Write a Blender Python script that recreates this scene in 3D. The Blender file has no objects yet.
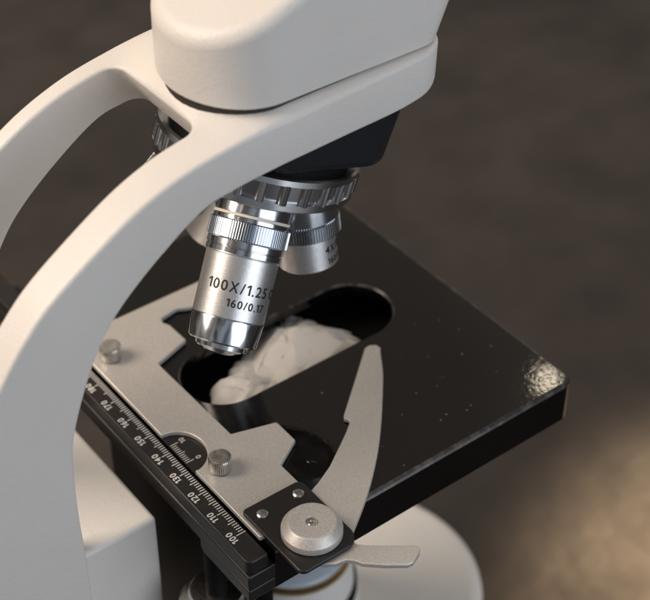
import bisect
import bpy, bmesh, math, random
from mathutils.geometry import delaunay_2d_cdt
from mathutils import Vector, Matrix, noise

random.seed(7)
R = math.radians
MM = 0.001
scene = bpy.context.scene
col = scene.collection

# ------------------------------------------------------------------ camera
cam_d = bpy.data.cameras.new("camera")
cam = bpy.data.objects.new("camera", cam_d)
col.objects.link(cam)
scene.camera = cam
CAM = Vector((287.62364, -158.7641098, 330.29038363))
AZ, PIT, ROL = R(142.42074962), R(39.49926199), R(0.26381141)
fw = Vector((math.cos(PIT) * math.cos(AZ), math.cos(PIT) * math.sin(AZ), -math.sin(PIT)))
rt = fw.cross(Vector((0, 0, 1))).normalized()
up = rt.cross(fw)
rt, up = (rt * math.cos(ROL) + up * math.sin(ROL)), (up * math.cos(ROL) - rt * math.sin(ROL))
m = Matrix((rt, up, -fw)).transposed().to_4x4()
m.translation = CAM * MM
cam.matrix_world = m
cam_d.sensor_fit = 'HORIZONTAL'
cam_d.sensor_width = 36.0
cam_d.lens = 1503.12 / 650.0 * 36.0
cam_d.clip_start = 0.02
cam_d.clip_end = 50
cam_d.dof.use_dof = True
cam_d.dof.focus_distance = 0.438
cam_d.dof.aperture_fstop = 12.5

# ------------------------------------------------------------------ world, lamps, exposure
scene.view_settings.view_transform = 'Standard'
scene.view_settings.look = 'None'
scene.view_settings.exposure = 0
scene.view_settings.gamma = 1
world = bpy.data.worlds.new("World")
scene.world = world
world.use_nodes = True
wn, wl = world.node_tree.nodes, world.node_tree.links
wn.clear()
w_out = wn.new('ShaderNodeOutputWorld')
w_bg = wn.new('ShaderNodeBackground')
w_tc = wn.new('ShaderNodeTexCoord')
w_ns = wn.new('ShaderNodeTexNoise')
w_ns.inputs['Scale'].default_value = 2.8
w_ns.inputs['Detail'].default_value = 2.0
w_rp = wn.new('ShaderNodeValToRGB')
w_rp.color_ramp.elements[0].position = 0.42
w_rp.color_ramp.elements[0].color = (0.045, 0.042, 0.04, 1)
w_rp.color_ramp.elements[1].position = 0.60
w_rp.color_ramp.elements[1].color = (0.50, 0.475, 0.45, 1)
wl.new(w_tc.outputs['Generated'], w_ns.inputs['Vector'])
wl.new(w_ns.outputs['Fac'], w_rp.inputs['Fac'])
w_sep = wn.new('ShaderNodeSeparateXYZ')
wl.new(w_tc.outputs['Generated'], w_sep.inputs['Vector'])
w_mr = wn.new('ShaderNodeMapRange')
w_mr.inputs['From Min'].default_value = -0.2
w_mr.inputs['From Max'].default_value = 0.9
wl.new(w_sep.outputs['X'], w_mr.inputs['Value'])
w_tint = wn.new('ShaderNodeMix')
w_tint.data_type = 'RGBA'
w_tint.inputs['A'].default_value = (1.0, 0.92, 0.83, 1)
w_tint.inputs['B'].default_value = (0.85, 1.0, 1.2, 1)
wl.new(w_mr.outputs['Result'], w_tint.inputs['Factor'])
w_mul = wn.new('ShaderNodeMix')
w_mul.data_type = 'RGBA'
w_mul.blend_type = 'MULTIPLY'
w_mul.inputs['Factor'].default_value = 1.0
wl.new(w_rp.outputs['Color'], w_mul.inputs['A'])
wl.new(w_tint.outputs['Result'], w_mul.inputs['B'])
w_dot = wn.new('ShaderNodeVectorMath')
w_dot.operation = 'DOT_PRODUCT'
w_dot.inputs[1].default_value = (-0.60, 0.52, 0.61)
wl.new(w_tc.outputs['Generated'], w_dot.inputs[0])
w_br = wn.new('ShaderNodeMapRange')
w_br.interpolation_type = 'SMOOTHSTEP'
w_br.inputs['From Min'].default_value = 0.55
w_br.inputs['From Max'].default_value = 1.0
w_br.inputs['To Min'].default_value = 0.0
w_br.inputs['To Max'].default_value = 0.36
wl.new(w_dot.outputs['Value'], w_br.inputs['Value'])
w_gl = wn.new('ShaderNodeMix')
w_gl.data_type = 'RGBA'
w_gl.blend_type = 'ADD'
w_gl.inputs['B'].default_value = (1.0, 0.88, 0.74, 1)
wl.new(w_br.outputs['Result'], w_gl.inputs['Factor'])
wl.new(w_mul.outputs['Result'], w_gl.inputs['A'])
wl.new(w_gl.outputs['Result'], w_bg.inputs['Color'])
w_bg.inputs['Strength'].default_value = 0.7
wl.new(w_bg.outputs['Background'], w_out.inputs['Surface'])


def area(name, loc, target, size, energy, color, size_y=None):
    d = bpy.data.lights.new(name, 'AREA')
    d.energy = energy
    d.color = color
    d.size = size
    if size_y:
        d.shape = 'RECTANGLE'
        d.size_y = size_y
    o = bpy.data.objects.new(name, d)
    col.objects.link(o)
    o.location = loc
    o.rotation_euler = (Vector(target) - Vector(loc)).to_track_quat('-Z', 'Y').to_euler()
    return o


# warm ceiling lamp behind and to the left of the microscope
area("ceiling_lamp", (-0.60, -0.92, 0.98), (0, 0.03, 0.05), 0.8, 24.5, (1.0, 0.845, 0.71))
area("overhead_fill", (0.15, 0.35, 1.7), (0, 0.05, 0.0), 1.0, 3.5, (1.0, 0.91, 0.82))  # added warm fill from above, in place of soft ceiling light
# cool daylight window on the right
area("window_light", (1.7, 0.35, 0.45), (0, 0.03, 0.0), 1.3, 16.0, (0.86, 0.915, 1.0), 1.5)
# small warm lamp far across the table: the glint on the stage corner
area("far_lamp", (-0.86, 1.16, 1.24), (0.04, 0.12, 0.0), 0.03, 0.05, (1.0, 0.84, 0.64))
# warm pool of light on the table
sd = bpy.data.lights.new("table_spot", 'SPOT')
sd.energy = 165.0
sd.color = (1.0, 0.70, 0.42)
sd.spot_size = R(8.2)
sd.spot_blend = 1.0
sd.shadow_soft_size = 0.02
so = bpy.data.objects.new("table_spot", sd)
col.objects.link(so)
so.location = (-0.25, 1.10, 0.75)
so.rotation_euler = (Vector((0.046, 0.232, -0.178)) - so.location).to_track_quat('-Z', 'Y').to_euler()


# ------------------------------------------------------------------ materials
def mat(name, base, rough=0.5, metal=0.0, spec=0.5, coat=0.0, coat_rough=0.05):
    mt = bpy.data.materials.new(name)
    mt.use_nodes = True
    b = mt.node_tree.nodes['Principled BSDF']
    b.inputs['Base Color'].default_value = (*base, 1)
    b.inputs['Roughness'].default_value = rough
    b.inputs['Metallic'].default_value = metal
    b.inputs['Specular IOR Level'].default_value = spec
    b.inputs['Coat Weight'].default_value = coat
    b.inputs['Coat Roughness'].default_value = coat_rough
    return mt


def nd(mt, t, **kw):
    n = mt.node_tree.nodes.new(t)
    for k, v in kw.items():
        if k in n.inputs:
            n.inputs[k].default_value = v
        else:
            setattr(n, k, v)
    return n


def lk(mt, a, b):
    mt.node_tree.links.new(a, b)


def bsdf(mt):
    return mt.node_tree.nodes['Principled BSDF']


def obj_coord(mt):
    return nd(mt, 'ShaderNodeTexCoord').outputs['Object']


def add_bump(mt, scale, strength, dist=0.0002, detail=2.0, kind='noise', extra=None):
    co = obj_coord(mt)
    n = nd(mt, 'ShaderNodeTexNoise', Scale=scale, Detail=detail)
    lk(mt, co, n.inputs['Vector'])
    h = n.outputs['Fac']
    if extra:
        n2 = nd(mt, 'ShaderNodeTexNoise', Scale=extra[0], Detail=1.0)
        lk(mt, co, n2.inputs['Vector'])
        ma = nd(mt, 'ShaderNodeMath', operation='MULTIPLY_ADD')
        lk(mt, n2.outputs['Fac'], ma.inputs[0])
        ma.inputs[1].default_value = extra[1]
        lk(mt, h, ma.inputs[2])
        h = ma.outputs[0]
    b = nd(mt, 'ShaderNodeBump', Strength=strength, Distance=dist)
    lk(mt, h, b.inputs['Height'])
    lk(mt, b.outputs['Normal'], bsdf(mt).inputs['Normal'])
    return n


def vary_rough(mt, scale, lo, hi, detail=3.0):
    n = nd(mt, 'ShaderNodeTexNoise', Scale=scale, Detail=detail)
    lk(mt, obj_coord(mt), n.inputs['Vector'])
    mr = nd(mt, 'ShaderNodeMapRange')
    mr.inputs['From Min'].default_value = 0.3
    mr.inputs['From Max'].default_value = 0.7
    mr.inputs['To Min'].default_value = lo
    mr.inputs['To Max'].default_value = hi
    lk(mt, n.outputs['Fac'], mr.inputs['Value'])
    lk(mt, mr.outputs['Result'], bsdf(mt).inputs['Roughness'])


def vary_color(mt, scale, c0, c1, lo=0.35, hi=0.65, detail=3.0):
    n = nd(mt, 'ShaderNodeTexNoise', Scale=scale, Detail=detail)
    lk(mt, obj_coord(mt), n.inputs['Vector'])
    r = nd(mt, 'ShaderNodeValToRGB')
    r.color_ramp.elements[0].position = lo
    r.color_ramp.elements[0].color = (*c0, 1)
    r.color_ramp.elements[1].position = hi
    r.color_ramp.elements[1].color = (*c1, 1)
    lk(mt, n.outputs['Fac'], r.inputs['Fac'])
    lk(mt, r.outputs['Color'], bsdf(mt).inputs['Base Color'])
    return r


M = {}
M['enamel'] = mat('cream_enamel', (0.73, 0.70, 0.66), 0.42, spec=0.4)
vary_color(M['enamel'], 40, (0.72, 0.69, 0.65), (0.74, 0.71, 0.67))
add_bump(M['enamel'], 1500, 0.48, 0.00025, 1.5, extra=(420, 0.7))
M['gloss'] = mat('black_gloss_stage', (0.003, 0.0026, 0.0024), 0.1, spec=0.55)
vary_rough(M['gloss'], 60, 0.03, 0.055)
add_bump(M['gloss'], 560, 0.036, 0.0003, 1.0, extra=(150, 0.5))
M['worn_lit'] = mat('worn_lit_edge', (0.05, 0.045, 0.04), 0.3, spec=0.6)  # edge wear, with the light caught on the bevels painted in too
vary_color(M['worn_lit'], 260, (0.016, 0.0145, 0.0135), (0.12, 0.11, 0.10), 0.48, 0.74, 4)
M['satin'] = mat('black_satin', (0.016, 0.0145, 0.0135), 0.38, spec=0.45)
add_bump(M['satin'], 1500, 0.25, 0.0002, 1.0)
M['base_black'] = mat('black_casting', (0.010, 0.0125, 0.017), 0.42, spec=0.5)
add_bump(M['base_black'], 900, 0.2, 0.0003, 2.0)
M['silver'] = mat('silver_hammered_paint', (0.55, 0.53, 0.505), 0.45, 0.5)
vary_color(M['silver'], 4200, (0.50, 0.475, 0.445), (0.72, 0.69, 0.65), 0.35, 0.65, 1)
add_bump(M['silver'], 3600, 0.16, 0.0001, 1.0)
M['alu'] = mat('satin_aluminium', (0.66, 0.655, 0.65), 0.38, 0.9)
vary_color(M['alu'], 900, (0.62, 0.615, 0.61), (0.69, 0.685, 0.68))
add_bump(M['alu'], 2200, 0.12, 0.0002, 1.0)
M['chrome'] = mat('polished_chrome', (0.58, 0.61, 0.65), 0.18, 1.0)
vary_rough(M['chrome'], 300, 0.14, 0.2)
M['nickel'] = mat('nickel_plate', (0.66, 0.635, 0.60), 0.24, 1.0)
vary_rough(M['nickel'], 700, 0.25, 0.29)
M['dark_metal'] = mat('dark_turret_metal', (0.34, 0.34, 0.345), 0.3, 0.9)
M['ring_metal'] = mat('satin_ring_metal', (0.50, 0.505, 0.515), 0.24, 1.0)
M['cream_ring'] = mat('cream_plastic_band', (0.80, 0.74, 0.64), 0.5)
M['white_ink'] = mat('white_ink', (0.72, 0.70, 0.67), 0.6)
M['black_ink'] = mat('black_ink', (0.012, 0.012, 0.014), 0.5)
M['rubber'] = mat('black_rubber', (0.006, 0.006, 0.006), 0.6, spec=0.12)
M['seam_shade'] = mat('dark_seam_shade', (0.03, 0.024, 0.019), 0.7)  # dark brown that puts the seam's shade into the colour
M['brass'] = mat('aged_brass', (0.42, 0.27, 0.11), 0.35, 0.9)
M['glass'] = mat('frosted_glass', (0.55, 0.62, 0.70), 0.15, spec=0.6)
M['dust'] = mat('pale_dust', (0.19, 0.165, 0.14), 0.9, spec=0.1)
M['tissue'] = mat('crumpled_tissue', (0.60, 0.58, 0.555), 0.9, spec=0.15)
add_bump(M['tissue'], 500, 0.3, 0.0005, 4.0, extra=(130, 1.5))
M['table'] = mat('dark_brown_tabletop', (0.06, 0.047, 0.038), 0.4, spec=0.35)
r_ = vary_color(M['table'], 9, (0.029, 0.0245, 0.022), (0.043, 0.0365, 0.0325), 0.32, 0.68, 5)
n_ = nd(M['table'], 'ShaderNodeTexNoise', Scale=30.0, Detail=2.5)
mp_ = nd(M['table'], 'ShaderNodeMapping')
mp_.inputs['Rotation'].default_value = (0, 0, 0.7)
mp_.inputs['Scale'].default_value = (1.0, 0.8, 1.0)
lk(M['table'], obj_coord(M['table']), mp_.inputs['Vector'])
lk(M['table'], mp_.outputs['Vector'], n_.inputs['Vector'])
q_ = nd(M['table'], 'ShaderNodeValToRGB')
q_.color_ramp.elements[0].position = 0.36
q_.color_ramp.elements[0].color = (0.85, 0.85, 0.86, 1)
q_.color_ramp.elements[1].position = 0.62
q_.color_ramp.elements[1].color = (1.15, 1.12, 1.1, 1)
lk(M['table'], n_.outputs['Fac'], q_.inputs['Fac'])
x_ = nd(M['table'], 'ShaderNodeMix', data_type='RGBA', blend_type='MULTIPLY')
x_.inputs['Factor'].default_value = 1.0
lk(M['table'], r_.outputs['Color'], x_.inputs['A'])
lk(M['table'], q_.outputs['Color'], x_.inputs['B'])
lk(M['table'], x_.outputs['Result'], bsdf(M['table']).inputs['Base Color'])
vary_rough(M['table'], 30, 0.36, 0.6, 4)
add_bump(M['table'], 20, 0.28, 0.006, 3.0)


# ------------------------------------------------------------------ helpers
def obj(name, bm, m, parent=None, smooth=True, angle=35):
    """scale millimetres to metres and link as one mesh object"""
    for v in bm.verts:
        v.co *= MM
    bm.normal_update()
    me = bpy.data.meshes.new(name)
    bm.to_mesh(me)
    bm.free()
    for x in (m if isinstance(m, (list, tuple)) else [m]):
        me.materials.append(x)
    o = bpy.data.objects.new(name, me)
    col.objects.link(o)
    if parent is not None:
        o.parent = parent
        o.matrix_parent_inverse = parent.matrix_world.inverted()
    if smooth:
        for p in me.polygons:
            p.use_smooth = True
        if angle < 180:
            me.set_sharp_from_angle(angle=R(angle))
    return o


def bevel(o, w, seg=2, angle=35):
    b = o.modifiers.new('bevel', 'BEVEL')
    b.width = w * MM
    b.segments = seg
    b.limit_method = 'ANGLE'
    b.angle_limit = R(angle)
    b.harden_normals = False
    return b


def frame(origin, z, x=None):
    z = Vector(z).normalized()
    x = Vector(x) if x is not None else Vector((1, 0, 0))
    x = (x - z * x.dot(z)).normalized()
    y = z.cross(x)
    mm = Matrix((x, y, z)).transposed().to_4x4()
    mm.translation = Vector(origin)
    return mm


IDENT = Matrix.Identity(4)


def lathe(prof, mtx=IDENT, n=96, bm=None, knurl=None, mi=0):
    """prof: list of (s, r) along local z; knurl: (i0, i1, count, depth) ridges between profile rows"""
    bm = bm or bmesh.new()
    rows = []
    for i, (s, r) in enumerate(prof):
        row = []
        for k in range(n):
            rr = r
            if knurl and knurl[0] <= i <= knurl[1]:
                ph = (k * knurl[2] / n) % 1.0
                rr = r - knurl[3] * max(0.0, abs(2 * ph - 1) * 1.5 - 0.5)
            a = 2 * math.pi * k / n
            row.append(bm.verts.new(mtx @ Vector((rr * math.cos(a), rr * math.sin(a), s))))
        rows.append(row)
    for a, b in zip(rows, rows[1:]):
        for k in range(n):
            f = bm.faces.new((a[k], a[(k + 1) % n], b[(k + 1) % n], b[k]))
            f.material_index = mi
    for row in (rows[0], rows[-1]):
        bm.faces.new(row).material_index = mi
    bmesh.ops.recalc_face_normals(bm, faces=bm.faces)
    return bm


def prism(poly, z0, z1, mtx=IDENT, bm=None, top=None):
    """closed prism from a polygon; top: other polygon of the same length for the upper end"""
    bm = bm or bmesh.new()
    lo = [bm.verts.new(mtx @ Vector((x, y, z0))) for x, y in poly]
    hi = [bm.verts.new(mtx @ Vector((x, y, z1))) for x, y in (top or poly)]
    n = len(poly)
    fs = [bm.faces.new(lo[::-1]), bm.faces.new(hi)]
    for k in range(n):
        fs.append(bm.faces.new((lo[k], lo[(k + 1) % n], hi[(k + 1) % n], hi[k])))
    bmesh.ops.recalc_face_normals(bm, faces=fs)
    return bm


def box(x0, x1, y0, y1, z0, z1, bm=None):
    return prism([(x0, y0), (x1, y0), (x1, y1), (x0, y1)], z0, z1, bm=bm)


def rounded(poly, radii, seg=6):
    """round the corners of a polygon; radii: one number or a list"""
    out = []
    n = len(poly)
    for i in range(n):
        r = radii if not isinstance(radii, (list, tuple)) else radii[i]
        p, a, b = Vector(poly[i]), Vector(poly[i - 1]), Vector(poly[(i + 1) % n])
        if r <= 0:
            out.append(tuple(p))
            continue
        u, v = (a - p), (b - p)
        lu, lv = u.length, v.length
        u.normalize()
        v.normalize()
        ang = u.angle(v)
        t = min(r / math.tan(ang / 2), lu * 0.49, lv * 0.49)
        rr = t * math.tan(ang / 2)
        c = p + (u + v).normalized() * (rr / math.sin(ang / 2))
        s, e = p + u * t - c, p + v * t - c
        a0 = math.atan2(s.y, s.x)
        da = (math.atan2(e.y, e.x) - a0 + math.pi) % (2 * math.pi) - math.pi
        for k in range(seg + 1):
            an = a0 + da * k / seg
            out.append((c.x + rr * math.cos(an), c.y + rr * math.sin(an)))
    return out


def smooth_line(pts, n):
    """Catmull-Rom through points, n samples"""
    P = [Vector(p) for p in pts]
    P = [2 * P[0] - P[1]] + P + [2 * P[-1] - P[-2]]
    out = []
    segs = len(P) - 3
    for k in range(n):
        t = k / (n - 1) * segs
        i = min(int(t), segs - 1)
        f = t - i
        a, b, c, d = P[i:i + 4]
        out.append(0.5 * ((2 * b) + (c - a) * f + (2 * a - 5 * b + 4 * c - d) * f * f + (3 * b - a - 3 * c + d) * f ** 3))
    return out


def glyph_bm(ch, size, bold):
    if ch == '1':                                  # a one with a flag
        h, w = 0.70 * size, (0.052 * size + bold)
        bm = bmesh.new()
        for pts in ([(0.10 * size, 0), (0.10 * size + 2 * w, 0), (0.10 * size + 2 * w, h), (0.10 * size, h)],
                    [(0.10 * size, h), (0.10 * size, h - 2.1 * w), (-0.06 * size, h - 0.23 * size), (-0.06 * size, h - 0.23 * size + 1.7 * w)]):
            bm.faces.new([bm.verts.new((x, y, 0)) for x, y in pts])
        return bm
    cu = bpy.data.curves.new('lettering', 'FONT')
    cu.body = ch
    cu.size = size
    cu.offset = bold
    cu.resolution_u = 3
    o = bpy.data.objects.new('lettering', cu)
    col.objects.link(o)
    dg = bpy.context.evaluated_depsgraph_get()
    me = bpy.data.meshes.new_from_object(o.evaluated_get(dg))
    bpy.data.objects.remove(o)
    bpy.data.curves.remove(cu)
    bm = bmesh.new()
    bm.from_mesh(me)
    bpy.data.meshes.remove(me)
    return bm


def text_bm(s, size, bold=0.0, spacing=1.0):
    """flat lettering as a bmesh in the xy plane, origin at the left end of the baseline"""
    out = bmesh.new()
    x = 0.0
    for ch in s:
        if ch == ' ':
            x += 0.32 * size * spacing
            continue
        g = glyph_bm(ch, size, bold)
        x0 = min(v.co.x for v in g.verts)
        x1 = max(v.co.x for v in g.verts)
        for v in g.verts:
            v.co.x = x + (v.co.x - x0) * (0.82 if ch == 'X' else 1.0)
        x += (x1 - x0) * (0.82 if ch == 'X' else 1.0) + 0.13 * size * spacing
        merge(out, g)
    bmesh.ops.triangulate(out, faces=out.faces)
    return out


def merge(dst, src):
    me = bpy.data.meshes.new('tmp')
    src.to_mesh(me)
    src.free()
    dst.from_mesh(me)
    bpy.data.meshes.remove(me)


def cast(o, voxel, it, factor=0.5):
    """melt overlapping closed pieces into one casting with soft edges"""
    r = o.modifiers.new('remesh', 'REMESH')
    r.mode = 'VOXEL'
    r.voxel_size = voxel * MM
    r.use_smooth_shade = True
    s = o.modifiers.new('soften', 'SMOOTH')
    s.iterations = it
    s.factor = factor


# ------------------------------------------------------------------ the setting: a dark tabletop
TABLE = -178.0
bm = bmesh.new()
bmesh.ops.create_grid(bm, x_segments=2, y_segments=2, size=4000)
bmesh.ops.translate(bm, verts=bm.verts, vec=(0, 0, TABLE))
o = obj('table', bm, M['table'])
o['kind'] = 'structure'

# ------------------------------------------------------------------ the microscope
OX, OY = -20.0, 63.0          # optical axis
mic = bpy.data.objects.new('microscope', None)
col.objects.link(mic)
mic.location = (OX * MM, 30 * MM, TABLE * MM)
mic['label'] = 'cream white compound microscope with black mechanical stage and swung-out 100X objective'
mic['category'] = 'microscope'
bpy.context.view_layer.update()

# --- base: round-fronted foot
RB, CB = 52.0, 93.8
foot = [(OX + RB * math.cos(a), CB + RB * math.sin(a)) for a in [math.pi * k / 40 for k in range(41)]]
foot += [(OX - RB, -60), (OX - RB + 12, -78), (OX + RB - 12, -78), (OX + RB, -60)]
bm = prism(foot, TABLE + 3, -145)
o = obj('base', bm, M['enamel'], mic)
bevel(o, 5, 4)
# --- field lamp on the base
LT = Matrix.Translation((OX, OY, 0))
bm = lathe([(-147, 26), (-128, 26), (-126, 24), (-104, 22), (-102, 21)], LT)
lamp = obj('lamp_housing', bm, M['enamel'], mic)
bm = lathe([(-104.5, 21), (-104.5, 22.6), (-102.6, 22.6), (-102.2, 22), (-102.2, 20)], LT)
obj('brass_ring', bm, M['brass'], lamp)
bm = lathe([(-124, 23), (-124, 24.9), (-120, 24.6), (-120, 22)], LT)
obj('rubber_band', bm, M['rubber'], lamp)
bm = lathe([(-103, 20.8), (-101.5, 20.0), (-100, 17), (-99, 10), (-98.6, 2)], LT)
obj('lens', bm, M['glass'], lamp)
# --- substage condenser
bm = lathe([(-62, 20), (-60, 22), (-44, 22), (-43, 26), (-36, 26), (-35, 22), (-20, 22), (-19, 17), (-18.4, 16)],
           Matrix.Translation((OX, OY, 0)))
cond = obj('condenser', bm, M['satin'], mic)
bm = prism(rounded([(0, -1.6), (34, -1.6), (34, 1.6), (0, 1.6)], 1.2), -41, -38.6,
           Matrix.Translation((OX, OY, 0)) @ Matrix.Rotation(R(-35), 4, 'Z') @ Matrix.Translation((22, 0, 0)))
obj('iris_lever', bm, M['satin'], cond)

# --- arm casting: two limbs and a collar, one plate bent along a profile in the YZ plane
upper = [(98.5, 117.2), (92, 116.9), (80, 116.0), (60, 114.6), (43, 113.5), (30, 113.2), (19.0, 112.3), (4.9, 109.6), (-7.6, 105.0), (-20, 98),
         (-34.8, 88.2), (-43, 80.5), (-51, 70.5), (-60, 56), (-66, 40), (-71, 15), (-73, -20), (-75, -80), (-76, -147)]
lower = [(97.6, 108.6), (91.5, 104.4), (80, 101.6), (60, 100.6), (48, 100.1), (37, 99.6), (22, 98.2), (11.2, 95.8), (-3.5, 86.3),
         (-15.5, 76.2), (-22.6, 67.2), (-28, 56.5), (-33, 43.2), (-35.2, 32.5), (-36, 12), (-35.6, -20), (-36, -80), (-36, -147)]
UU, LL = smooth_line(upper, 900), smooth_line(lower, 900)
arcs = [0.0]
for p, q in zip(UU, UU[1:]):
    arcs.append(arcs[-1] + (q - p).length)


def arm_at(v):
    v = min(max(v, 0), arcs[-1] - 1e-6)
    i = bisect.bisect_right(arcs, v) - 1
    f = (v - arcs[i]) / max(1e-9, arcs[i + 1] - arcs[i])
    return UU[i].lerp(UU[i + 1], f), LL[i].lerp(LL[i + 1], f)


def v_of(i):
    return arcs[round(i / (len(upper) - 1) * 899)]


VE, VH = arcs[-1] - 0.01, v_of(6)
XA, XB = -49.5, 14.0
sheet_poly = rounded([(XB, 0.01), (XB, VE), (2.0, VE), (2.0, VH + 60), (1.0, VH), (-41.0, VH), (-41.0, VE), (-47.2, VE), (-47.4, VH + 20), (XA, VH - 30), (XA, 0.01)],
                     [13, 0, 0, 150, 5.0, 5.0, 0, 0, 60, 60, 13], 10)
# subdivide the outline so that it follows the bend
fine = []
for p, q in zip(sheet_poly, sheet_poly[1:] + sheet_poly[:1]):
    p, q = Vector(p), Vector(q)
    k = max(1, int((q - p).length / 2.0))
    fine += [p.lerp(q, j / k) for j in range(k)]


def inside(pt, poly):
    c = False
    for i in range(len(poly)):
        a, b = poly[i - 1], poly[i]
        if (a.y > pt.y) != (b.y > pt.y) and pt.x < (b.x - a.x) * (pt.y - a.y) / (b.y - a.y) + a.x:
            c = not c
    return c


nf = len(fine)
if sum(fine[i - 1].x * fine[i].y - fine[i].x * fine[i - 1].y for i in range(nf)) < 0:
    fine.reverse()
EDGE_R, EDGE_N = 1.25, 5


def inset_loop(d):
    out = []
    for i in range(nf):
        p, q, r = fine[i - 1], fine[i], fine[(i + 1) % nf]
        a, b = (q - p).normalized(), (r - q).normalized()
        na, nb = Vector((-a.y, a.x)), Vector((-b.y, b.x))
        nm = (na + nb).normalized()
        out.append(q + nm * (d / max(0.5, nm.dot(na))))
    return out


inner_loop = inset_loop(EDGE_R)
inner = []
gy = 1.0
while gy < VE:
    gx = XA + 1.3
    while gx < XB:
        g = Vector((gx, gy))
        if inside(g, inner_loop) and min((g - q).length for q in inner_loop) > 1.2:
            inner.append(g)
        gx += 3.1
    gy += 2.0
cv, _, cf, _, _, _ = delaunay_2d_cdt(inner_loop + inner, [(i, (i + 1) % nf) for i in range(nf)], [], 0, 1e-6)
bm = bmesh.new()


def put(q, depth, low):
    u, l = arm_at(q.y)
    if low:
        u, l = l, u
    w = u.lerp(l, depth / (l - u).length)
    z = w.y
    if not low:                                    # the collar is crowned under the head
        sx = min(1.0, abs((q.x + 17.75) / 31.75))
        fd = min(1.0, max(0.0, (u.x - 18.2) / (6.0 + 26.0 * sx ** 2.5)))
        z += max(0.0, 117.3 - u.y) * (1 - sx ** 10) * fd * fd * (3 - 2 * fd)
    return bm.verts.new((q.x, w.x, z))


loops = []
for low in (False, True):
    vs = [put(q, 0, low) for q in cv]
    for f in cf:
        c = sum((cv[i] for i in f), Vector((0, 0))) / len(f)
        if inside(c, inner_loop):
            bm.faces.new([vs[i] for i in f])
    prev = [vs[min(range(len(cv)), key=lambda i: (cv[i] - q).length)] for q in inner_loop]
    for k in range(1, EDGE_N + 1):
        t = math.pi / 2 * k / EDGE_N
        ring = [put(q, EDGE_R * (1 - math.cos(t)), low) for q in inset_loop(EDGE_R * (1 - math.sin(t)))]
        for i in range(nf):
            j = (i + 1) % nf
            bm.faces.new((prev[i], prev[j], ring[j], ring[i]))
        prev = ring
    loops.append(prev)
for i in range(nf):
    j = (i + 1) % nf
    bm.faces.new((loops[0][i], loops[0][j], loops[1][j], loops[1][i]))
bmesh.ops.delete(bm, geom=[v for v in bm.verts if not v.link_faces], context='VERTS')
bmesh.ops.recalc_face_normals(bm, faces=bm.faces)
arm = obj('arm', bm, M['enamel'], mic, angle=60)

# --- focus block between the limbs
bm = box(-46, 10.0, -66, -9.4, -146, -12.3)
fb = obj('focus_block', bm, M['enamel'], mic)
bevel(fb, 1.6, 4)

# --- head
def head_plan(dx):
    p = [(-36 + dx, 98 - dx * .5), (-36 + dx, 39.5)]
    for k in range(1, 24):
        a = math.pi + math.pi * k / 24
        c, s = math.cos(a), math.sin(a)
        e = 1.0
        p.append((-12.2 + (23.8 - dx) * math.copysign(abs(c) ** e, c), 39.5 + (20.0 - dx) * math.copysign(abs(s) ** e, s)))
    p += [(11.6 - dx, 39.5), (11.6 - dx, 98)]
    return p


bm = bmesh.new()
levels = [(117.55, 0.4, 96.9), (117.75, 0.1, 97.3), (118.6, 0.0, 97.6), (128, 0.0, 102), (150, 0.2, 111), (200, 0.6, 132)]
rows = []
base_n = None
for z, dx, yf in levels:
    pl = rounded(head_plan(dx), [9] + [0] * (len(head_plan(dx)) - 2) + [9], 8)
    row = []
    for x, y in pl:
        if y > 60:
            y = 60 + (y - 60) * (yf - 60) / (98 - 60)
        row.append(bm.verts.new((x, y, z)))
    rows.append(row)
n = len(rows[0])
for a, b in zip(rows, rows[1:]):
    for k in range(n):
        bm.faces.new((a[k], a[(k + 1) % n], b[(k + 1) % n], b[k]))
bm.faces.new(rows[0][::-1])
bm.faces.new(rows[-1])
bmesh.ops.recalc_face_normals(bm, faces=bm.faces)
pn = Vector((0, -0.42, 1)).normalized()
geom = bm.verts[:] + bm.edges[:] + bm.faces[:]
bmesh.ops.bisect_plane(bm, geom=geom, plane_co=(0, 20, 137.0), plane_no=pn, clear_outer=True)
bmesh.ops.holes_fill(bm, edges=[e for e in bm.edges if e.is_boundary])
bmesh.ops.recalc_face_normals(bm, faces=bm.faces)
bmesh.ops.remove_doubles(bm, verts=bm.verts, dist=0.04)
head = obj('head', bm, M['enamel'], mic, angle=40)
bv = bevel(head, 3.6, 8, 40)
bv.limit_method = 'WEIGHT'
bv.use_clamp_overlap = False
wa = head.data.attributes.new('bevel_weight_edge', 'FLOAT', 'EDGE')
hn = [p for p in head.data.polygons if p.normal.z > 0.7 and p.center.z > 0.13]
hk = {tuple(sorted(k)) for p in hn for k in p.edge_keys}
cnt_ = {}
for p in hn:
    for k in p.edge_keys:
        cnt_[tuple(sorted(k))] = cnt_.get(tuple(sorted(k)), 0) + 1
for e_ in head.data.edges:
    if cnt_.get(tuple(sorted(e_.vertices)), 0) == 1:
        wa.data[e_.index].value = 1.0

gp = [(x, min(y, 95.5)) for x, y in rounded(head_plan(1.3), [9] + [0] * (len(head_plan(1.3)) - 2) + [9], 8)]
obj('head_seam_shade', prism(gp, 111.5, 118.2), M['seam_shade'], head)  # dark strip standing in for the shade in the gap under the head

# --- black nosepiece mount under the collar
T = R(20.58)
A = Vector((OX, OY, 100.9))
nvec = Vector((0, math.sin(T), math.cos(T)))
e1 = Vector((1, 0, 0))
e2v = Vector((0, math.cos(T), -math.sin(T)))


def npf(s, ox=0.0, oy=0.0):
    """frame on the turret axis: local z points up the axis, origin s mm below the apex"""
    return frame(A - nvec * s + e1 * ox + e2v * oy, nvec, e1)


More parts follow.
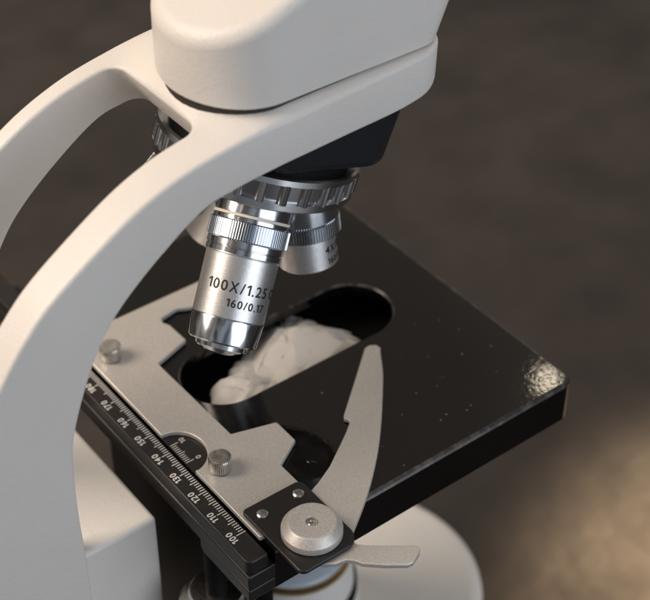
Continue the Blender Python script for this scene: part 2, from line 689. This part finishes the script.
bm = bmesh.new()
bpoly = rounded([(-44, 40), (8, 40), (8, 82), (-44, 82)], [5, 5, 10, 10], 8)
tpoly = rounded([(-46, 34), (9, 34), (9, 91.5), (-46, 91.5)], [5, 5, 10, 10], 8)
lo = [bm.verts.new((x, y, 78.0 - (y - 80) * 0.33)) for x, y in bpoly]
hi = [bm.verts.new((x, y, 103)) for x, y in tpoly]
bm.faces.new(lo[::-1])
bm.faces.new(hi)
for k in range(len(lo)):
    j = (k + 1) % len(lo)
    bm.faces.new((lo[k], lo[j], hi[j], hi[k]))
bmesh.ops.recalc_face_normals(bm, faces=bm.faces)
o = obj('nosepiece_mount', bm, M['base_black'], mic)
bevel(o, 3.2, 5)

# --- turret
RO = -3.5
bm = lathe([(-33.5, 14), (-33, 21), (-31, 27.5), (-29.6, 29.0), (-29.6, 12)], npf(0, RO))
tur = obj('nosepiece_turret', bm, M['dark_metal'], mic)
bm = bmesh.new()
prof = [(-19.4, 27.6), (-19.0, 28.2), (-19.0, 30.6), (-19.5, 31.4), (-21.2, 31.6), (-21.4, 29.9), (-26.9, 29.9),
        (-27.1, 31.2), (-29.0, 31.4), (-29.6, 30.8), (-29.8, 26)]
lathe(prof, npf(0, RO), 112, bm)
for k in range(28):
    a = 2 * math.pi * (k + 0.35) / 28
    f = npf(24.1, RO) @ Matrix.Rotation(a, 4, 'Z') @ Matrix.Translation((29.7, 0, 0))
    pts = [(2.1 * math.cos(b), 1.55 * math.sin(b)) for b in [math.pi * (j / 8 - 0.5) for j in range(9)]]
    prism(pts, -3.2, 3.1, f, bm)
obj('ribbed_ring', bm, M['ring_metal'], tur, angle=30)
bm = lathe([(-19.3, 28.1), (-17, 28.0), (-15.5, 26.5), (-14.5, 26.3), (-14, 24), (-9, 23.5)], npf(0, RO))
obj('rubber_seal', bm, M['rubber'], tur)

# --- objectives
PHI, ALPHA = R(22.74), R(35.807)


def wrap_text(s, size, fr, r, s0, ang0, bold, spacing=1.0):
    """lettering wrapped on a barrel of radius r; s0 = baseline along the axis (local z down the barrel), ang0 = start"""
    bm = text_bm(s, size, bold, spacing)
    bmesh.ops.subdivide_edges(bm, edges=[e for e in bm.edges if e.calc_length() > 0.5], cuts=1)
    bmesh.ops.triangulate(bm, faces=bm.faces)
    for v in bm.verts:
        a = -(ang0 + v.co.x / r)
        rr = r + 0.05
        v.co = fr @ Vector((rr * math.cos(a), rr * math.sin(a), s0 - v.co.y))
    return bm


def objective(k, label, body, knurl, lower, neck, lines, shift=0.0, tipm='chrome'):
    b = ALPHA + k * math.pi / 2
    d = -nvec * math.cos(PHI) + (e1 * math.cos(b) - e2v * math.sin(b)) * math.sin(PHI)
    d.normalize()
    o0 = A + e1 * shift
    # local x axis faces the photographed side
    mid = o0 + d * 60
    tocam = (CAM - mid).normalized()
    fr = frame(o0, d, tocam)
    bm = lathe(body, fr, 128)
    root = obj('objective', bm, M['alu'], mic, angle=25)
    root['label'] = label
    bm = lathe(neck, fr, 96)
    obj('mounting_neck', bm, M['chrome'], root, angle=25)
    s0, s1, rk, cnt = knurl
    kp = [(s0, rk - 0.9), (s0 + 0.4, rk)] + [(s0 + 0.4 + (s1 - s0 - 0.8) * j / 6, rk) for j in range(1, 6)] + \
         [(s1 - 0.4, rk), (s1, rk - 0.9)]
    bm = lathe(kp, fr, cnt * 6, None, (1, len(kp) - 2, cnt, 0.5))
    obj('knurled_ring', bm, M['chrome'], root, angle=20)
    if lower:
        obj('front_cap', lathe(lower, fr, 96), M[tipm], root, angle=25)
    for txt, size, base_s, ang, r, bold, sp in lines:
        obj('lettering', wrap_text(txt, size, fr, r, base_s, R(ang), bold, sp), M['black_ink'], root, smooth=False)
    return root, fr


o100, fr = objective(
    0, 'large objective marked 100X/1.25, nearest to the camera',
    [(52.6, 10.2), (52.7, 10.75), (53.0, 10.95), (70.9, 10.8), (71.1, 10.5)],
    (42.7, 48.6, 12.1, 92),
    [(70.9, 10.3), (71.2, 10.75), (71.5, 10.85), (78.3, 10.25), (78.8, 9.8), (78.9, 7.9), (80.3, 7.7), (80.8, 7.2),
     (80.9, 5.6), (81.6, 5.0), (82.1, 3.6), (82.1, 1.2)],
    [(30, 10.6), (36, 11.3), (40.5, 11.3), (40.6, 10.7), (41.6, 10.7), (41.7, 11.25), (43.0, 11.25), (43.1, 11.0), (48.4, 11.0),
     (48.7, 11.45), (50.4, 11.45), (50.55, 11.1), (50.8, 11.1), (50.95, 11.35), (52.4, 11.3), (52.75, 10.6)],
    [('100X/1.25 OIL', 4.35, 63.2, -45.5, 10.9, 0.06, 1.0), ('160/0.17', 3.3, 67.5, -8, 10.9, 0.05, 1.0)])
bm = lathe([(40.65, 10.5), (40.7, 11.4), (41.5, 11.4), (41.55, 10.5)], fr, 96)
obj('cream_band', bm, M['cream_ring'], o100)
objective(
    -1, 'short objective marked 4X',
    [(49.2, 8.6), (49.3, 9.1), (49.6, 9.3), (58.9, 9.35), (59.4, 9.0), (59.4, 6.8), (57.5, 6.6), (57.0, 2.0)],
    (43.6, 49.0, 11.3, 84), None,
    [(28, 11.0), (43.2, 11.2), (43.7, 10.4), (49.3, 9.0)],
    [('4X/0.10', 3.3, 54.2, 36, 9.33, 0.07, 1.0), ('160/0.17', 2.7, 57.8, 39, 9.33, 0.05, 0.9)])
objective(
    1, 'long objective behind the near limb of the arm',
    [(50, 9.6), (50.2, 10.2), (66, 10.2), (67.5, 9.5), (74.5, 7.2), (75, 6.5)],
    (42.5, 48.5, 11.6, 72),
    [(74.5, 6.2), (75.3, 6.0), (78, 5.6), (78.6, 4.5), (78.6, 2)],
    [(29, 10.4), (41.6, 11.2), (42.6, 10.8), (48.4, 10.8), (50.2, 9.8)], [], -7)
objective(
    2, 'cream objective behind the 100X objective',
    [(50, 9.8), (50.2, 10.6), (70.5, 10.6), (71.5, 9.8), (71.5, 7)],
    (42.5, 48.5, 11.6, 72), None,
    [(29, 10.4), (41.6, 11.2), (42.6, 10.8), (48.4, 10.8), (50.2, 9.8)], [], -7)

# --- stage: hollow plate with a long oval opening
XR, XL, YF, YB = 51.6, -91.6, 126.0, 5.2


def stage_bm():
    bm = bmesh.new()
    outer = rounded([(XR, YB), (XR, YF), (XL, YF), (XL, YB)], [0.6, 5.0, 7.5, 0.6], 14)
    hr = 14.0
    hole = [(-20 + hr * math.cos(a), 89.6 + hr * math.sin(a)) for a in [math.pi * k / 28 for k in range(29)]]
    hole += [(-20 + hr * math.cos(a), 36.2 + hr * math.sin(a)) for a in [math.pi + math.pi * k / 28 for k in range(29)]]

    def ring(poly, z):
        vs = [bm.verts.new((x, y, z)) for x, y in poly]
        return vs, [bm.edges.new((vs[k], vs[(k + 1) % len(vs)])) for k in range(len(vs))]

    def wall(a, b):
        for k in range(len(a)):
            bm.faces.new((a[k], a[(k + 1) % len(a)], b[(k + 1) % len(a)], b[k]))

    def inset(d):
        q = rounded([(XR - d, YB + d), (XR - d, YF - d), (XL + d, YF - d), (XL + d, YB + d)],
                    [max(0.05, 0.6 - d), max(0.4, 5.0 - d), max(0.4, 7.5 - d), max(0.05, 0.6 - d)], 14)
        if sum((q[i - 1][0] * q[i][1] - q[i][0] * q[i - 1][1]) for i in range(len(q))) < 0:
            q.reverse()
        return q

    def grow_hole(d):
        h = [(-20 + (hr + d) * math.cos(a), 89.6 + (hr + d) * math.sin(a)) for a in [math.pi * k / 28 for k in range(29)]]
        return h + [(-20 + (hr + d) * math.cos(a), 36.2 + (hr + d) * math.sin(a)) for a in [math.pi + math.pi * k / 28 for k in range(29)]]
    # outer polygon runs clockwise or counter-clockwise: make it counter-clockwise
    if sum((outer[i - 1][0] * outer[i][1] - outer[i][0] * outer[i - 1][1]) for i in range(len(outer))) < 0:
        outer.reverse()
    ins = inset(1.6)
    mid = inset(0.5)
    skirt = inset(4.0)
    hole_in = grow_hole(0.7)
    def sheet(po, pi, z):
        n, k = len(po), len(pi)
        vs = [Vector(q) for q in po + pi]
        es = [(i, (i + 1) % n) for i in range(n)] + [(n + i, n + (i + 1) % k) for i in range(k)]
        cv, _, cf, _, _, _ = delaunay_2d_cdt(vs, es, [], 0, 1e-6)
        bv = [bm.verts.new((q.x, q.y, z)) for q in cv]
        for f in cf:
            c = sum((cv[i] for i in f), Vector((0, 0))) / len(f)
            dy = max(0, 36.2 - c.y, c.y - 89.6)
            on_hole = all(min((cv[i] - Vector(q)).length for q in pi) < 1e-4 for i in f)
            if not (on_hole and math.hypot(c.x + 20, dy) < hr + 0.7):
                bm.faces.new([bv[i] for i in f])
        pick = lambda q: min(bv, key=lambda v: (v.co.xy - Vector(q)).length)
        return [pick(q) for q in po], [pick(q) for q in pi]
    t0, h0 = sheet(ins, hole_in, 0)
    m1, _ = ring(mid, -0.42)
    o1, _ = ring(outer, -1.1)
    o2, _ = ring(outer, -15.6)
    ob, _ = ring(inset(0.9), -16.5)
    s2, _ = ring(skirt, -16.5)
    s1, h2 = sheet(skirt, hole, -4.0)
    h1, _ = ring(hole, -0.5)
    nb = len(bm.faces)
    wall(t0, m1)
    wall(m1, o1)
    wall(h0, h1)
    worn_lit = [f for f in bm.faces][nb:]
    wall(o1, o2)
    wall(o2, ob)
    wall(ob, s2)
    wall(s2, s1)
    wall(h1, h2)
    for f in worn_lit:
        if f.calc_center_median().y > 9:
            f.material_index = 1
    bmesh.ops.recalc_face_normals(bm, faces=bm.faces)
    return bm


stage = obj('stage', stage_bm(), [M['gloss'], M['worn_lit']], mic, angle=9)
for p in stage.data.polygons:
    if abs(p.normal.z) > 0.999:
        p.use_smooth = False
bm = box(XL + 4.4, XR - 4.4, YB + 4.4, YF - 4.4, -16.2, -15.0)
obj('under_plate', bm, M['rubber'], stage)
# dust lying on the stage
bm = bmesh.new()
specks = [(19.8, 104.7, .55), (22.6, 115, .5), (25.1, 80.4, .35), (47.5, 56.7, .3), (26.6, 87.9, .35), (6.8, 56.3, .4),
          (40.9, 88.2, .45), (28.7, 34.2, .5), (40, 90.7, .35), (38.3, 81.7, .4), (39.4, 78.6, .4), (9.8, 112, .4),
          (-1, 101.9, .3), (33, 108, .3), (14, 95, .3), (30, 70.4, .25), (2, 110, .35)]
for k in range(10):
    specks.append((random.uniform(-3, 48), random.uniform(30, 122), random.uniform(.08, .17)))
for x, y, r in specks:
    lump = [(x + r * random.uniform(.6, 1.1) * math.cos(t) * 1.15, y + r * random.uniform(.5, 1.0) * math.sin(t))
            for t in [2 * math.pi * k / 8 for k in range(8)]]
    prism(lump, 0.01, 0.05 + 0.05 * r, bm=bm, top=[(x + (px - x) * .5, y + (py - y) * .5) for px, py in lump])
for k in range(7):                                  # a few lint fibres
    x, y, t = random.uniform(4, 47), random.uniform(34, 120), random.uniform(0, 6.28)
    pts = [(x, y)]
    for j in range(7):
        t += random.uniform(-.6, .6)
        pts.append((pts[-1][0] + .35 * math.cos(t), pts[-1][1] + .35 * math.sin(t)))
    for p, q in zip(pts, pts[1:]):
        prism([(p[0] - .04, p[1]), (p[0] + .04, p[1]), (q[0] + .04, q[1]), (q[0] - .04, q[1])], 0.02, 0.07, bm=bm)
dust = obj('dust', bm, M['dust'], stage)
dust['kind'] = 'stuff'

# --- carriage bar under the ruler
bm = box(-108, 51.35, -4.05, 8.0, -11.6, -5.6)
car = obj('stage_rail', bm, M['satin'], mic)
bevel(car, 0.5, 2)
bm = bmesh.new()
pp = [(27.2, -16.3), (51.35, -16.3), (51.35, -11.6), (25.6, -11.6), (25.6, -14.8)]
a = [bm.verts.new((x, -4.05, z)) for x, z in pp]
b = [bm.verts.new((x, 8.0, z)) for x, z in pp]
bm.faces.new(a)
bm.faces.new(b[::-1])
for k in range(len(pp)):
    j = (k + 1) % len(pp)
    bm.faces.new((a[k], a[j], b[j], b[k]))
bmesh.ops.recalc_face_normals(bm, faces=bm.faces)
o = obj('rail_end_block', bm, M['satin'], car)
bevel(o, 0.4, 2)
# --- bracket and drive knob below the stage
bm = box(-62, 34, 13, 17, -140, -16.6)
o = obj('stage_bracket', bm, M['rubber'], mic)
bevel(o, 1.5, 2)
kc = Matrix.Translation((27.5, -0.5, 0))
bm = lathe([(-74, 11), (-73, 12), (-40.5, 12), (-39, 11), (-38.6, 9.2), (-36.2, 9.0), (-35.4, 8.2), (-35.3, 5)], kc)
kb = obj('drive_knob', bm, M['nickel'], mic, angle=25)
bm = lathe([(-43, 3.4), (-16.5, 3.4)], kc)
obj('knob_shaft', bm, M['rubber'], kb)

# --- ruler with its scale
bm = prism(rounded([(-114, -3.8), (51.0, -3.8), (51.0, 3.3), (-114, 3.3)], [0.5, 2.2, 0.6, 0.5], 5), -5.5, 0.0)
ruler = obj('ruler', bm, M['satin'], mic)
bevel(ruler, 0.45, 3)
bm = bmesh.new()


def tick(x, y0, y1, w, z, bm):
    vs = [bm.verts.new((px, py, z)) for px, py in ((x - w, y0), (x + w, y0), (x + w, y1), (x - w, y1))]
    bm.faces.new(vs)


for r in range(100, 196):
    x = 140.0 - r
    tick(x, -0.25 if r % 10 == 0 else (0.15 if r % 5 == 0 else 0.95), 2.75 if r != 100 else 3.0, 0.16, 0.03, bm)
obj('scale_ticks', bm, M['white_ink'], ruler, smooth=False)
bm = bmesh.new()


def flat_text(s, size, cx, cy, z, bold=0.02):
    """lettering that reads towards -X with its tops towards -Y"""
    t = text_bm(s, size, bold, 1.0)
    xs = [v.co.x for v in t.verts]
    ys = [v.co.y for v in t.verts]
    mx, my = (min(xs) + max(xs)) / 2, (min(ys) + max(ys)) / 2
    for v in t.verts:
        v.co = Vector((cx - (v.co.x - mx), cy - (v.co.y - my), z))
    return t


for r in range(100, 191, 10):
    merge(bm, flat_text(str(r), 2.95, 140.0 - r, -1.75, 0.03, 0.065))
obj('scale_numbers', bm, M['white_ink'], ruler, smooth=False)

# --- vernier plate in the half-round cut-out
bm = prism([(-9.5, 3.7), (16.5, 3.7), (16.5, 14), (-9.5, 14)], 0.05, 0.45)
ver = obj('vernier_plate', bm, M['satin'], mic)
bm = bmesh.new()
for k in range(11):
    tick(7.0 - 0.9 * k, 4.1, 6.9 if k in (0, 10) else (6.5 if k == 5 else 5.9), 0.13, 0.48, bm)
for s, k in (('0', 0), ('10', 10)):
    merge(bm, flat_text(s, 2.5, 7.0 - 0.9 * k, 8.5, 0.48, 0.02))
obj('scale_marks', bm, M['white_ink'], ver, smooth=False)

# --- specimen holder: silver plate
arc = [(12.7, 3.7)] + [(3.4 + 9.6 * math.cos(a), 3.7 + 8.6 * math.sin(a)) for a in [math.pi * k / 24 for k in range(1, 24)]] + [(-6.2, 3.7)]
outline = [(-70.5, 3.7), (-62.6, 22.0), (-62.6, 60.0), (-53.0, 62.0), (-52.0, 48.5), (-53.0, 44.6), (-54.9, 41.0), (-53.6, 34.0),
           (-51.6, 33.2), (-48.6, 34.4), (-39.3, 34.6), (-34.8, 20.8), (6.3, 21.2), (10.6, 35.6), (20.5, 35.5), (26.4, 25.7), (46.3, 25.7),
           (46.3, 3.7)]
rad = [1, 2, 4, 4, 1, .6, 1.2, 1.2, .8, 1, .5, .4, .4, 1.0, .5, .4, 1, .6]
holder_pts = rounded(outline, rad, 4) + arc
bm = prism(holder_pts[::-1], 0.5, 2.2)
holder = obj('specimen_holder', bm, M['silver'], mic)
bevel(holder, 0.28, 2, 50)

# --- thumb screws
for x, y in ((16.7, 10.2), (-46.6, 10.2)):
    f = Matrix.Translation((x, y, 0))
    kp = [(2.2, 2.2), (2.6, 2.2), (2.61, 3.3), (3.0, 3.65), (4, 3.65), (5.5, 3.65), (7.0, 3.65), (7.5, 3.3), (7.6, 2.6), (7.45, 1.4), (7.45, .3)]
    bm = lathe(kp, f, 38 * 6, None, (3, 6, 38, 0.42))
    obj('thumb_screw', bm, M['nickel'], mic, angle=25)

# --- spring clip finger and its lever
clip_out = smooth_line([(4.6, 82.2), (12, 77.2), (19.0, 71.5), (29.4, 62.5), (39.2, 53.2), (48.8, 42.6), (55.4, 34.0), (60.0, 27.4)], 22)
clip_in = [(41.0, 24.5), (38.8, 30.5), (35.6, 37.2), (30.8, 44.6), (27.2, 50.0), (23.9, 54.4), (22.8, 54.2), (21.9, 53.5), (20.6, 54.4), (8.0, 69.6),
           (-0.4, 79.6)]
tail = [(63.2, 24.6), (64.8, 24.6), (67.0, 26.8), (71.1, 31.9), (75.3, 37.6), (77.0, 38.1), (78.2, 37.0), (79.9, 33.2), (79.6, 31.3),
        (75.9, 26.2), (71.5, 21.4), (69.2, 20.2), (67.6, 18.6), (66.9, 15.3), (65.0, 12.5), (62, 10.0), (56, 9.0), (48, 12), (44, 19)]
tip = [(-0.6, 81.6), (0.6, 83.6), (2.6, 83.8)]
clip_pts = [(p.x, p.y) for p in clip_out] + tail + clip_in + tip
bm = prism(clip_pts[::-1], 0.25, 1.95)
bmesh.ops.recalc_face_normals(bm, faces=bm.faces)
clip = obj('clip_finger', bm, M['silver'], mic)
bevel(clip, 0.35, 3, 50)

# --- pivot plate, its screws, and the big silver knob
bm = prism(rounded([(35.6, 4.6), (65.4, 4.6), (65.4, 25.9), (35.9, 25.9)], [1.6, 2.2, 5.0, 2.4], 8), 2.25, 3.7)
piv = obj('pivot_plate', bm, M['satin'], mic)
bevel(piv, 0.35, 2)
for x, y in ((40.6, 8.7), (40.4, 21.9)):
    bm = lathe([(3.6, 1.75), (4.1, 1.75), (4.45, 1.3), (4.5, 0.9)], Matrix.Translation((x, y, 0)), 32)
    s = obj('screw', bm, M['nickel'], piv, angle=25)
    bm = box(x - 1.0, x + 1.0, y - .2, y + .2, 4.5, 4.53)
    box(x - .2, x + .2, y - 1.0, y + 1.0, 4.505, 4.535, bm)
    obj('screw_slot', bm, M['dark_metal'], s, smooth=False)
kf = Matrix.Translation((55.0, 15.9, 0))
bm = lathe([(3.75, 8.2), (3.9, 8.8), (4.2, 9.0), (6.2, 9.0), (6.35, 8.95), (6.5, 8.8), (8.65, 7.2), (8.82, 6.98), (8.9, 6.75), (8.9, 6.3), (8.9, 1.95),
            (8.6, 1.8), (7.6, 1.7), (7.6, .3)], kf, 96)
pk = obj('pivot_knob', bm, M['silver'], mic, angle=22)
bm = lathe([(7.6, 1.5), (8.2, 1.5), (8.45, 1.2), (8.5, .75), (8.1, .6), (8.1, .1)], kf, 32)
obj('screw', bm, M['nickel'], pk, angle=22)

# ------------------------------------------------------------------ crumpled tissue under the opening
edge = [(-19, 28), (-24.6, 34.9), (-26.5, 39.2), (-27, 43.2), (-31.0, 46.1), (-35.9, 55.7), (-41.8, 65.4), (-42.5, 72), (-39, 80.1),
        (-28.4, 86.8), (-19, 89.6), (-9, 90.5), (-1, 84), (-2, 62), (-2, 36), (-8, 28)]
cx, cy = -21.0, 61.0
ER = smooth_line(edge + [edge[0]], 145)[:-1]
ER = [e + Vector((noise.noise(Vector((e.x * .35, e.y * .35, 0))), noise.noise(Vector((e.x * .35, e.y * .35, 9))))) * 2.4 for e in ER]
bm = bmesh.new()
NR = 60


def facets(count, amp, seed):
    """a creased sheet: random points with random heights, joined by flat facets"""
    rnd = random.Random(seed)
    pts = [Vector((rnd.uniform(-58, 14), rnd.uniform(14, 106))) for _ in range(count)]
    pts += [Vector((x, y)) for x in (-70, 25) for y in (5, 60, 115)]
    zs = [rnd.uniform(-1, 1) * amp for _ in pts]
    vs, _, fs, ov, _, _ = delaunay_2d_cdt(pts, [], [], 0, 1e-6)
    hz = [zs[o[0]] if o else 0 for o in ov]
    tris = [(vs[a], vs[b], vs[c], hz[a], hz[b], hz[c]) for a, b, c in fs]

    def height(x, y):
        for a, b, c, za, zb, zc in tris:
            d = (b.y - c.y) * (a.x - c.x) + (c.x - b.x) * (a.y - c.y)
            if abs(d) < 1e-9:
                continue
            u = ((b.y - c.y) * (x - c.x) + (c.x - b.x) * (y - c.y)) / d
            v = ((c.y - a.y) * (x - c.x) + (a.x - c.x) * (y - c.y)) / d
            if u >= -1e-6 and v >= -1e-6 and u + v <= 1 + 1e-6:
                return u * za + v * zb + (1 - u - v) * zc
        return 0.0
    return height


f_big, f_mid, f_small = facets(36, 3.2, 3), facets(130, 1.9, 11), facets(380, 0.6, 5)


def crumple(x, y):
    w = noise.noise_vector(Vector((x * 0.07, y * 0.07, 2.0)))
    x2, y2 = x + 1.2 * w.x, y + 1.2 * w.y
    return f_big(x2, y2) + f_mid(x2, y2) + f_small(x, y)


rows = []
for i in range(1, NR + 1):
    q = i / NR
    row = []
    for e in ER:
        x, y = cx + (e.x - cx) * q, cy + (e.y - cy) * q
        z = -13.0 + 6.0 * math.sqrt(max(0, 1 - q ** 3)) + crumple(x, y) * (1 - 0.6 * q ** 5)
        row.append(bm.verts.new((x, y, min(z, -4.6))))
    rows.append(row)
c0 = bm.verts.new((cx, cy, min(-8.5 + crumple(cx, cy), -4.6)))
nn = len(ER)
for k in range(nn):
    bm.faces.new((c0, rows[0][k], rows[0][(k + 1) % nn]))
for a, b in zip(rows, rows[1:]):
    for k in range(nn):
        bm.faces.new((a[k], b[k], b[(k + 1) % nn], a[(k + 1) % nn]))
bot = [bm.verts.new((cx + (v.co.x - cx) * 0.9, cy + (v.co.y - cy) * 0.9, -18.3)) for v in rows[-1]]
for k in range(nn):
    bm.faces.new((rows[-1][k], bot[k], bot[(k + 1) % nn], rows[-1][(k + 1) % nn]))
bm.faces.new(bot)
bmesh.ops.recalc_face_normals(bm, faces=bm.faces)
tis = obj('tissue', bm, M['tissue'], None, angle=7)
tis['label'] = 'crumpled off-white tissue showing through the oval opening of the black stage'
tis['category'] = 'tissue'
